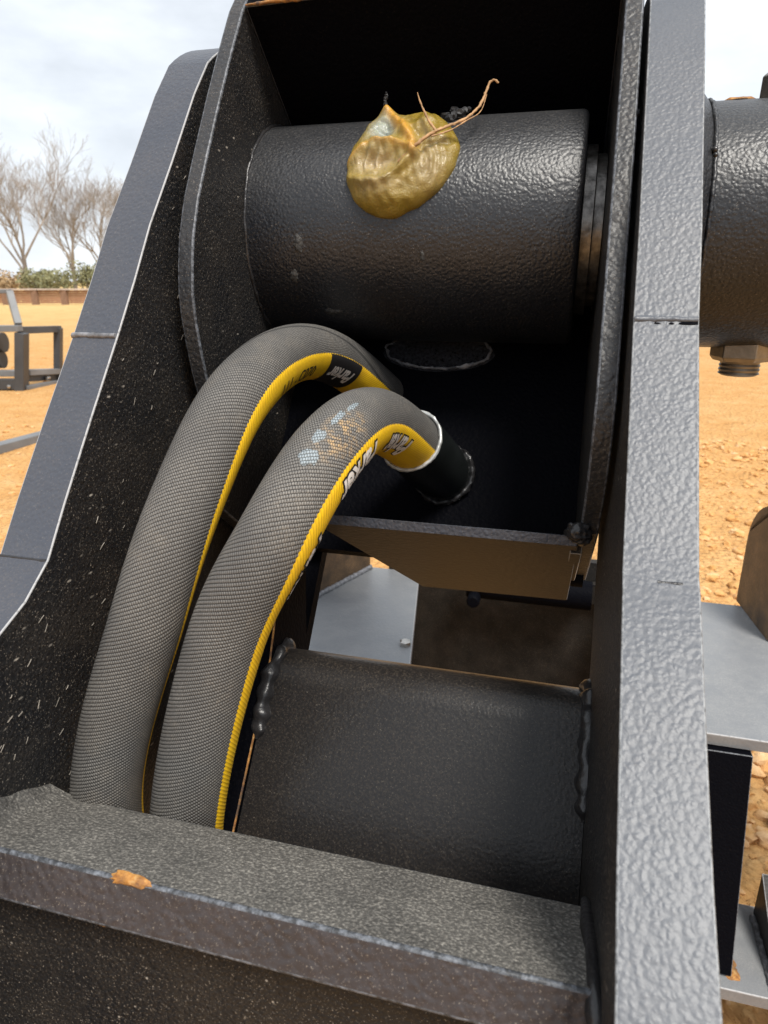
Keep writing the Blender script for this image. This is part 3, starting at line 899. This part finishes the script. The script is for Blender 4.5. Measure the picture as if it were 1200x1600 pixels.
def grease_h(a, b, rho):
    e = max(0, 1 - rho ** 2.6) ** .55
    wa = a + 1.3 * noise.noise(Vector((a * .13, b * .13, 11))); wb = b + 1.3 * noise.noise(Vector((a * .13, b * .13, 17)))
    h = 10.0
    h += 5.5 * gau(a, b, -6, -28, 19, 9)                        # lower lobe
    h += 6.5 * gau(a, b, 15, 12, 9, 10)                         # upper right lobe
    h += 2.5 * gau(a, b, 20, -16, 10, 12)
    h -= 5.5 * gau(a, b, -12, -9.5, 11, 5)                      # wrinkled dish
    h -= 5.0 * gau(a, b, -10, 10, 5, 5.5)                       # pit
    h += 7.0 * gau(a, b, -13, 26, 5.0, 5.5)                     # pulled-up peak
    h += 2.5 * gau(a, b, -21, 10, 4, 8)
    h += 2.9 * math.exp(-(pdist(wa, wb, R1) / 2.6) ** 2)
    h += 2.8 * math.exp(-(pdist(wa, wb, R2) / 2.3) ** 2)
    h += 4.4 * math.exp(-(pdist(wa, wb, R3) / 2.3) ** 2)
    h -= 2.2 * math.exp(-(pdist(wa, wb, R4) / 1.5) ** 2)
    d2 = sqrt(((a - 15) / 1.0) ** 2 + ((b + 12) / 1.7) ** 2)
    h += .75 * sin(d2 * 1.75) * gau(a, b, 19, -13, 10, 12)      # smeared strata on the right
    h += 1.5 * noise.noise(Vector((a * .19, b * .19, 33))) + 1.3 * noise.noise(Vector((a * .11, b * .11, 3))) + .8 * noise.noise(Vector((a * .3, b * .3, 7)))
    wr = 1.2 * sin(a * 1.0 + 3.5 * noise.noise(Vector((a * .16, b * .16, 1)))) * gau(a, b, -16, -8, 10, 5)
    wr += .9 * sin(b * 1.1 + a * .5 + 3 * noise.noise(Vector((a * .2, b * .2, 9)))) * gau(a, b, -13, 12, 8, 8)
    wr -= .8 * max(0, noise.noise(Vector((a * .45, b * .2, 21)))) * gau(a, b, -12, -22, 14, 6)
    return (h + wr) * e - .4 * (rho > .995)
def make_grease():
    bm = bmesh.new()
    lay = bm.verts.layers.float_vector.new('tone')
    NR, NP = 90, 200
    AC, XC = RAD(36), -98.5
    def pt(a, b, h):
        th = AC + b / 66.0
        r = 66 + h
        return W(XC + a, PIN[0] - r * cos(th), PIN[1] + r * sin(th))
    rings = []
    for i in range(NR + 1):
        rho = (i / NR) ** .8
        ring = []
        for k in range(NP if i else 1):
            ph = -pi + 2 * pi * k / NP
            R_ = out_r(ph) * (1 + .02 * noise.noise(Vector((cos(ph) * 4, sin(ph) * 4, 2))))
            a, b = rho * R_ * cos(ph), rho * R_ * sin(ph)
            v = bm.verts.new(pt(a, b, grease_h(a, b, rho)))
            blue = min(1, 1.25 * gau(a, b, -12, 12, 8, 9))
            amber = min(1, .95 * math.exp(-(pdist(a, b, R1) / 2.4) ** 2) + .9 * gau(a, b, -13, 28, 4, 4) + .55 * math.exp(-(pdist(a, b, R2) / 1.6) ** 2))
            pale = min(1, .65 * gau(a, b, -13, -9, 13, 6) + .40 * gau(a, b, 18, -12, 9, 11) + .3 * gau(a, b, -10, -22, 16, 5))
            v[lay] = Vector((blue, amber, pale))
            ring.append(v)
        rings.append(ring)
    for i in range(NR):
        for k in range(NP):
            j = (k + 1) % NP
            if i == 0: bm.faces.new((rings[0][0], rings[1][k], rings[1][j]))
            else: bm.faces.new((rings[i][k], rings[i + 1][k], rings[i + 1][j], rings[i][j]))
    o = from_bm('grease_blob', bm, M['grease'], None, 180)
    return tag(o, 'glossy olive yellow blob of grease stuck on the black pivot boss', 'grease')
make_grease()

strand = empty('dry_root_strand', W(-92, 398, 62), 'thin frayed brown root strand stuck across the grease blob', 'root strand')
sp = [W(-97, 397.5, 61), W(-88, 396, 68), W(-80, 399, 74), W(-72, 405, 78.5), W(-64, 411, 82.5), W(-57.5, 417, 89), W(-54.5, 422, 97), W(-53.2, 424, 101.5), W(-50.8, 424.5, 103.3), W(-48.2, 424.5, 101.6)]
from_bm('main_fibre', tube(catmull(sp, 8), lambda t: .00075 * (1 - .55 * t) + .0002, 7, None, .8, 700), M['straw'], strand, 70)
from_bm('split_fibre', tube(catmull([p + Vector((.0006, -.0006, -.0012)) * (1 + i % 2) for i, p in enumerate(sp[2:7])], 8), lambda t: .00042 * (1 - .5 * t), 6, None, .8, 700), M['straw'], strand, 70)
from_bm('side_fibre', tube(catmull([W(-77, 400, 75), W(-83, 404, 83), W(-87.5, 407.5, 91), W(-89.5, 409, 96)], 8), lambda t: .00085 * (1 - .75 * t), 6, None, .8, 700), M['straw'], strand, 70)
def crumbs(name, pts, lab, cat):
    VS, FS = [], []
    rn = random.Random(3)
    for (x, y, z, r) in pts: rock(VS, FS, W(x, y, z), r / 1000, rn, 2, .8)
    me = bpy.data.meshes.new(name); me.from_pydata(VS, [], FS); shade(me, 30)
    tag(link(name, me, M['blackbit']), lab, cat)
crumbs('dirt_crumb', [(-77, 437, 88.5, 3.2), (-74, 438, 90, 3.4), (-71, 439, 91.5, 2.8), (-68.5, 440, 92.5, 2.2), (-66, 441, 93.5, 1.7), (-75, 440, 93.5, 2.2), (-79, 438, 90, 2.4)], 'small lumpy crumb of black dirt clinging behind the grease blob', 'dirt')
crumbs('lint_tuft', [(-113.5, 433, 96.5, 1.7), (-113.6, 433, 98.3, 1.4), (-113.3, 433, 100, 1.1), (-112.9, 433, 101.4, .9), (-113, 433, 102.6, .7)], 'tiny dark tuft of lint standing on top of the grease peak', 'lint')

# ------------------------------------------------------------------ the carrier frame behind
S = 1.6
def V(x, y, z): return W(x * S, y * S, z * S)
car = empty('carrier_frame', W(0, 800, -800), 'grey and black carrier frame with flat shelf plates standing behind the hinge', 'carrier frame')
def slab(poly, z, th, name, mats, bev=1.2, parent=car):
    bm = bmesh.new()
    a = [bm.verts.new(V(x, y, z)) for x, y in poly]; b = [bm.verts.new(V(x, y, z - th)) for x, y in poly]
    bm.faces.new(a); bm.faces.new(b)
    n = len(poly)
    for i in range(n): bm.faces.new((a[i], a[(i + 1) % n], b[(i + 1) % n], b[i]))
    return from_bm(name, bm, mats, parent, 30, bev, 2, 1)
slab([(-300, 400), (-88, 400), (-116, 565), (-140, 582), (-300, 582)], -260, 9, 'shelf_plate', [M['greyp'], M['edge']])
slab([(60, 388.5), (330, 388.5), (330, 582), (60, 582)], -260, 8, 'shelf_plate', [M['greyp'], M['edge']])
# gussets standing on the shelves
def gusset(p0, p1, hgt, th, name, rnd):
    d = Vector((p1[0] - p0[0], p1[1] - p0[1])); L = d.length; d /= L; s = Vector((-d.y, d.x)) * th / 2
    bm = bmesh.new()
    prof = [(0, 0), (L, 0)] + [(L - rnd + rnd * cos(RAD(q)), hgt - rnd + rnd * sin(RAD(q))) for q in range(0, 91, 10)] + [(rnd + rnd * cos(RAD(q)), hgt - rnd + rnd * sin(RAD(q))) for q in range(90, 181, 10)]
    a = [bm.verts.new(V(p0[0] + d.x * l + s.x, p0[1] + d.y * l + s.y, -259.8 + z)) for l, z in prof]
    b = [bm.verts.new(V(p0[0] + d.x * l - s.x, p0[1] + d.y * l - s.y, -259.8 + z)) for l, z in prof]
    bm.faces.new(a); bm.faces.new(b); n = len(prof)
    for i in range(n): bm.faces.new((a[i], a[(i + 1) % n], b[(i + 1) % n], b[i]))
    from_bm(name, bm, [M['ground_refl'], M['edge_soft']], car, 30, .8, 2, 1)
    e = [V(p0[0] + d.x * l - s.x * sd, p0[1] + d.y * l - s.y * sd, -258.5) for sd in (1.2,) for l in [L * k / 30 for k in range(31)]]
    from_bm('weld_bead', tube(e, .004, 8, None, .5, 200), M['weld_pale'], car, 60)
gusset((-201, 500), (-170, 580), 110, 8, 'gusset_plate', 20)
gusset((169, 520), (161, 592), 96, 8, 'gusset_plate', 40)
# cross plate between the shelves, set back and lower
def vslab(x0, x1, y0, y1, z0, z1, name, mats, bev=.8):
    return from_bm(name, hexa([V(x0, y0, z0), V(x1, y0, z0), V(x1, y1, z0), V(x0, y1, z0), V(x0, y0, z1), V(x1, y0, z1), V(x1, y1, z1), V(x0, y1, z1)]), mats, car, 30, bev, 2, 1)
vslab(-150, 58, 586, 596, -480, -236, 'cross_plate', [M['murky'], M['dark']])
from_bm('pivot_tube', lathe(V(-70, 560, -256), (1, 0, 0), [(0, 0), (0, 20), (170, 20), (170, 0)], 32), M['dark'], car, 40)
from_bm('pivot_lug', lathe(V(-62, 545, -262), (0, -1, 0), [(0, 0), (0, 9), (16, 9), (18, 7), (18, 0)], 24), M['dark'], car, 30)
from_bm('flat_strip', bar(V(-8, 580, -262), V(56, 580, -262), .014, .030), [M['murky'], M['dark']], car, 30, 1, 2, 1)
from_bm('shelf_bolt', lathe(V(-101, 445, -259.9), (0, 0, 1), [(0, 0), (0, 7), (5, 7), (6, 5), (6, 0)], 6), M['steel'], car, 20)
from_bm('grease_fitting', lathe(V(11, 520, -219), (0, 0, 1), [(-12, 0), (-12, 9), (4, 9), (8, 6), (14, 5), (16, 0)], 20), M['steel'], car, 30)
# legs and foot plates
for sx in (1, -1):
    xa, xb = (62, 126.5) if sx > 0 else (-300, -250)
    bm = hexa([V(xa, 345, -399), V(xb, 345, -399), V(xb, 470, -399), V(xa, 470, -399), V(xa, 384, -268.5), V(xb, 384, -268.5), V(xb, 470, -268.5), V(xa, 470, -268.5)])
    from_bm('leg', bm, [M['dark'], M['edge_soft']], car, 30, .8, 2, 1)
slab([(50, 337), (330, 337), (330, 404), (50, 404)], -400, 9, 'foot_plate', [M['greyp'], M['edge']])
slab([(-330, 337), (-240, 337), (-240, 480), (-330, 480)], -400, 9, 'foot_plate', [M['greyp'], M['edge']])
# ribs on the right foot plate
def rib(x, y0, y1, z0, h0, h1, th):
    bm = hexa([V(x, y0, z0), V(x + th, y0, z0), V(x + th, y1, z0), V(x, y1, z0), V(x, y0, z0 + h0), V(x + th, y0, z0 + h0), V(x + th, y1, z0 + h1), V(x, y1, z0 + h1)])
    from_bm('rib_plate', bm, [M['under'], M['edge']], car, 30, .8, 2, 1)
rib(150, 340, 398, -399.8, 3, 34, 6)
bm = tube([V(149, 342 + k * 1.8, -399.0) for k in range(30)], .0034, 8, None, .7, 260)
from_bm('weld_bead', bm, M['weld_pale'], car, 60)
chip('rust_chip', V(127, 352, -399.7), aX, Vector((0, 1, 0)), Vector((0, 0, 1)), .010, .012, .0012, M['rust'], car, 4)
for (x, y) in ((90, 372), (300, 372), (-285, 380), (-285, 460)):
    from_bm('foot_block', hexa([V(x - 14, y - 14, -500), V(x + 14, y - 14, -500), V(x + 14, y + 14, -500), V(x - 14, y + 14, -500), V(x - 14, y - 14, -409), V(x + 14, y - 14, -409), V(x + 14, y + 14, -409), V(x - 14, y + 14, -409)]), M['dark'], car, 30, 1)
for x in (-104, 50):
    from_bm('foot_block', hexa([V(x - 8, 586, -500), V(x + 8, 586, -500), V(x + 8, 610, -500), V(x - 8, 610, -500), V(x - 8, 586, -480), V(x + 8, 586, -480), V(x + 8, 610, -480), V(x - 8, 610, -480)]), M['dark'], car, 30, 1)
# shallow grey wedge lying beyond the foot plate
wd = from_bm('steel_wedge', hexa([W(372, 930, -795), W(560, 930, -795), W(560, 1010, -795), W(380, 1010, -795), W(384, 940, -745), W(560, 940, -745), W(560, 960, -745), W(384, 960, -745)]), [M['greyp'], M['edge']], None, 30, 2, 2, 1)
tag(wd, 'grey steel wedge lying on the orange gravel beyond the foot plate', 'steel wedge')

# ------------------------------------------------------------------ the yard on the left: another attachment, a bar, a fence, trees
def PX(px, py, z):              # design helper: where a sight line meets the level z (metres over ground)
    R_ = Vector((cos(PSI), sin(PSI), 0)); H_ = Vector((-sin(PSI), cos(PSI), 0)); Z_ = Vector((0, 0, 1))
    F_ = H_ * cos(PITCH) - Z_ * sin(PITCH); U_ = H_ * sin(PITCH) + Z_ * cos(PITCH)
    d = R_ * ((px - 600) / 1066) + U_ * ((800 - py) / 1066) + F_
    return Vector((0, 0, EYE)) + d * ((z - EYE) / d.z)
HEAD = Vector((-sin(PSI), cos(PSI), 0)); RGT = Vector((cos(PSI), sin(PSI), 0)); UPV = Vector((0, 0, 1))
def far_pt(px, py, depth):      # point at a given ground distance along the view heading
    d = RGT * ((px - 600) / 1066) + (HEAD * sin(PITCH) + UPV * cos(PITCH)) * ((800 - py) / 1066) + (HEAD * cos(PITCH) - UPV * sin(PITCH))
    return Vector((0, 0, EYE)) + d * (depth / d.dot(HEAD))

M['att'] = simple('faded_black_paint', (.05, .052, .055), .45, 0, 0, 10, .25, 6)
M['att_top'] = simple('pale_grey_paint', (.15, .155, .16), .4, 0, 0, 10, .2, 6)  # paler copy of the attachment paint
base = PX(40, 612, 0.0); D0 = base.dot(HEAD)
att = empty('loader_attachment', base, 'black open steel loader attachment standing on the orange yard before the fence', 'attachment')
def fbar(a, b, w, h, name, mat='att', da=0, db=0):
    from_bm(name, bar(far_pt(*a, D0 + da), far_pt(*b, D0 + db), w, h), M[mat], att, 30, 4)
fbar((31, 516), (92, 514), .06, .052, 'top_rail', 'att', .1, .5)
fbar((91, 512), (91, 598), .06, .055, 'end_post', 'att', .48, .48)
fbar((34, 520), (34, 615), .09, .07, 'post', 'att', 0, 0)
fbar((40, 582), (90, 580), .08, .045, 'lower_rail', 'att_top', .1, .48)
fbar((40, 590), (90, 588), .05, .06, 'lower_rail', 'att', .12, .5)
fbar((40, 606), (88, 597), .05, .03, 'foot_rail', 'att_top', .0, .4)
fbar((-60, 514), (32, 513), .08, .045, 'top_plate', 'att_top', 0, .0)
fbar((15, 457), (29, 508), .05, .055, 'brace', 'att_top', .2, .05)
fbar((-40, 456), (17, 455), .05, .03, 'upper_bar', 'att_top', .2, .2)
fbar((-60, 583), (30, 583), .07, .045, 'lower_rail', 'att_top', .05, .05)
fbar((-60, 600), (30, 600), .06, .08, 'lower_rail', 'att', .0, .0)
fbar((-60, 619), (80, 616), .05, .03, 'ground_skid', 'att_top', -.10, .10)
from_bm('ram_barrel', lathe(far_pt(-30, 535, D0 + .15), RGT, [(0, 0), (0, 75), (180, 75), (180, 0)], 24), M['att'], att, 40)
from_bm('ram_barrel', lathe(far_pt(-30, 562, D0 + .12), RGT, [(0, 0), (0, 65), (175, 65), (175, 0)], 24), M['att'], att, 40)
for (px, py) in ((15, 604), (74, 591)):
    from_bm('bolt', lathe(far_pt(px, py, D0 - .03 if px < 40 else D0 + .3), -HEAD, [(-30, 0), (-30, 14), (12, 14), (14, 10), (14, 0)], 12), M['steel'], att, 30)
fb0, fb1 = PX(-60, 716, .02), PX(80, 678, .02)
tag(from_bm('steel_bar', bar(fb0, fb1, .07, .045), M['att_top'], None, 30, 4), 'grey flat steel bar lying alone on the orange dirt below the attachment', 'steel bar')

# fence
FD = PX(60, 476, 0).dot(HEAD)
x_of = lambda px: (px - 600) / 1066 * (FD * 1.0 / 1.0) * 1.0
def fpos(px): 
    p = far_pt(px, 476, FD); p.z = 0; return p
fence = empty('board_fence', fpos(60), 'low weathered red board fence with brown posts and a pale top rail', 'fence')
ftop = far_pt(60, 452, FD).z
pm = sm = rm = None
pxs = [10 + 46 * k for k in range(-9, 15)]
for i, px in enumerate(pxs):
    p = fpos(px)
    wv = .26 if i % 2 else .22
    if pm is None:
        o = from_bm('post', box((p.x - .12, p.y - .05, -.05), (p.x + .12, p.y + .07, ftop - .02)), M['post'], fence, 30)
        pm = (o, p.copy())
    else:
        c = pm[0].copy(); C.objects.link(c); c.parent = fence; c.location = pm[0].location + (p - pm[1])
for i in range(len(pxs) - 1):
    a, b = fpos(pxs[i]), fpos(pxs[i + 1])
    for k in range(6):
        z = .035 + (ftop - .07) * (k + .5) / 6
        if sm is None:
            o = from_bm('slat', bar(a + Vector((0, .08, z)), b + Vector((0, .08, z)), .03, (ftop - .07) / 6 * .66), M['board'], fence, 30)
            sm = (o, a.copy(), z)
        else:
            c = sm[0].copy(); C.objects.link(c); c.parent = fence
            c.location = sm[0].location + (a - sm[1]) + Vector((0, random.uniform(-.012, .012), z - sm[2]))
from_bm('top_rail', bar(fpos(pxs[0]) + Vector((0, 0, ftop)), fpos(pxs[-1]) + Vector((0, 0, ftop)), .16, .05), M['rail'], fence, 30)

# bare trees
def grow(bm, rnd, p, d, L, r, lev, maxlev, spread=.55):
    n = 4 if lev < 2 else 3
    pts = [p.copy()]
    q = p.copy(); dd = d.copy()
    for i in range(n):
        dd = (dd + Vector((rnd.gauss(0, .11), rnd.gauss(0, .11), rnd.gauss(.06, .07)))).normalized()
        q = q + dd * L / n
        pts.append(q.copy())
    tube(pts, lambda t: max(r * (1 - .45 * t), .006), 6 if lev < 2 else 3, bm, 0, 1, False)
    if lev >= maxlev: return
    kids = rnd.randint(3, 4) if lev < 3 else rnd.randint(2, 4)
    for k in range(kids):
        t = rnd.uniform(.35, 1.0) if k else 1.0
        at = pts[min(n, max(1, round(t * n)))]
        az = rnd.uniform(0, 2 * pi)
        side = dd.orthogonal().normalized()
        side.rotate(Matrix.Rotation(az, 3, dd))
        nd = (dd + side * rnd.uniform(spread * .5, spread * 1.25)).normalized()
        if lev >= 2: nd = (nd + Vector((0, 0, .18))).normalized()
        grow(bm, rnd, at, nd, L * rnd.uniform(.55, .82), r * rnd.uniform(.42, .62), lev + 1, maxlev, spread)

def bare_tree(px, depth, H, seed, label, maxlev=6, lean=0, trunk=.28, spread=.66):
    rnd = random.Random(seed)
    H *= 1.13
    b = far_pt(px, 448, depth); b.z = -0.05
    root = empty('bare_tree', b, label, 'tree', 'bare winter trees behind the fence')
    bmT, bmC = bmesh.new(), bmesh.new()
    th = H * trunk
    tp = [b + Vector((0, 0, th * k / 4)) + RGT * lean * k / 4 for k in range(5)]
    tube(tp, lambda t: H * .0155 * (1.3 - .5 * t), 9, bmT)
    from_bm('trunk', bmT, M['bare_bark'], root, 60)
    for k in range(6):
        az = 2 * pi * k / 6 + rnd.uniform(-.4, .4)
        el = rnd.uniform(.28, .62)
        d = Vector((cos(az) * el, sin(az) * el, 1)).normalized() if k else Vector((.05, 0, 1))
        grow(bmC, rnd, tp[-1] - Vector((0, 0, rnd.uniform(0, th * .5) if k else 0)), d, H * rnd.uniform(.26, .33), H * .0085, 1, maxlev, spread)
    from_bm('crown', bmC, M['twigs'], root, 60)
    return root
bare_tree(44, 44, 7.6, 2, 'large bare tree with a wide fan of branches, leftmost with a whole crown')
bare_tree(-40, 47, 7.8, 5, 'bare tree whose crown is cut by the left picture edge')
bare_tree(118, 50, 7.0, 7, 'smaller bare tree above the olive shrubs beyond the fence')
bare_tree(165, 52, 6.8, 9, 'bare tree half hidden by the left side plate')
bare_tree(230, 50, 6.6, 15, 'bare tree fully behind the left side plate')

def shrub(px, depth, w, h, seed, label, mat, name='shrub', n=2200):
    rnd = random.Random(seed)
    b = far_pt(px, 448, depth); b.z = 0
    root = empty(name, b, label, 'shrub', 'shrubs along the far fence line')
    bm = bmesh.new()
    lobes = [(Vector((rnd.uniform(-.5, .5) * w, rnd.uniform(-.3, .3) * w, rnd.uniform(.35, .75) * h)), rnd.uniform(.22, .4) * min(w, h * 1.4)) for _ in range(9)]
    for i in range(n):
        c, r = rnd.choice(lobes)
        d = Vector((rnd.gauss(0, 1), rnd.gauss(0, 1), rnd.gauss(0, 1))).normalized()
        p = b + c + d * r * rnd.random() ** .4
        if p.z < .03: continue
        s = rnd.uniform(.04, .10)
        e1 = Vector((rnd.gauss(0, 1), rnd.gauss(0, 1), rnd.gauss(0, 1))).normalized() * s
        e2 = e1.orthogonal().normalized() * s * .6
        q = [bm.verts.new(p - e1), bm.verts.new(p + e2), bm.verts.new(p + e1), bm.verts.new(p - e2)]
        bm.faces.new(q)
    from_bm('foliage', bm, mat, root, 180)
    bs = bmesh.new()
    for k in range(5): tube([b, b + lobes[k][0] * .9], .03, 5, bs)
    from_bm('stem', bs, M['bare_bark'], root, 60)
shrub(78, 40, 2.3, 1.4, 1, 'low olive shrub right of the large bare tree trunk', M['shrub'])
shrub(132, 39, 2.1, 1.75, 2, 'taller olive shrub next to the left side plate', M['shrub'])
shrub(190, 39, 2.2, 1.9, 3, 'olive shrub hidden behind the left side plate', M['shrub'])
shrub(8, 41, 2.4, 1.3, 4, 'dry tan brush left of the large bare tree trunk', M['brush'])
shrub(-50, 41, 2.4, 1.5, 5, 'dry tan brush outside the left picture edge', M['brush'])
# tall dead grass along the far side of the fence
bm = bmesh.new()
rn = random.Random(8)
for i in range(5000):
    p = far_pt(rn.uniform(-140, 300), 448, rn.uniform(FD + 1.5, 46)); p.z = 0
    h = rn.uniform(.18, .5); s = .02
    t = p + Vector((rn.gauss(0, .1), rn.gauss(0, .1), h))
    bm.faces.new([bm.verts.new(p - RGT * s), bm.verts.new(p + RGT * s), bm.verts.new(t)])
tag(from_bm('dry_grass', bm, M['brush'], None, 180), 'tall dry tan grass growing behind the board fence', 'grass', kind='stuff')

# pale strands painting the left plate's glints; lint on the right rim
bm = bmesh.new()
rn = random.Random(21)
for i in range(110):
    s, n = rn.uniform(-330, 90), rn.uniform(8, 85)
    y, z = slope((328, 27), s, n)
    if rn.random() > (.35 + .65 * min(1, max(0, (-s) / 250))): continue
    a = rn.uniform(.2, 1.1); L = rn.uniform(.0006, .0022)
    p = W(-207.7, y, z); d = Vector((0, cos(a), sin(a))) * L; k = Vector((.0004, -sin(a) * L * .25, cos(a) * L * .25))
    tube([p - d, p + k, p + d], 0.00012 + rn.random() * .00012, 4, bm)
for (x, y, z, L, a) in ((37, 360.2, 56.5, 3.2, .5), (30, 344.9, 36.9, 3.6, 1.1), (41, 318, 2.5, 2.2, .1), (39, 278, -48.7, 5.2, -.75), (33, 205, -142.1, 3, .4), (44, 239.3, -98.1, 2.0, .2), (36, 330, 18, 1.6, -.4)):
    c = W(x, y, z) - Vector((0, SN.x, SN.y)) * .0003
    d = Vector((cos(a), SD.x * sin(a), SD.y * sin(a))) * L / 1000; k = Vector((-sin(a), SD.x * cos(a), SD.y * cos(a))) * L * .00022
    tube(catmull([c - d + k * .4, c - d * .4 - k, c + d * .35 - k * .6, c + d + k], 4), .00015, 4, bm)
fk = from_bm('glint_lint_fleck', bm, M['fleck'], frame, 60)
fk['kind'] = 'stuff'
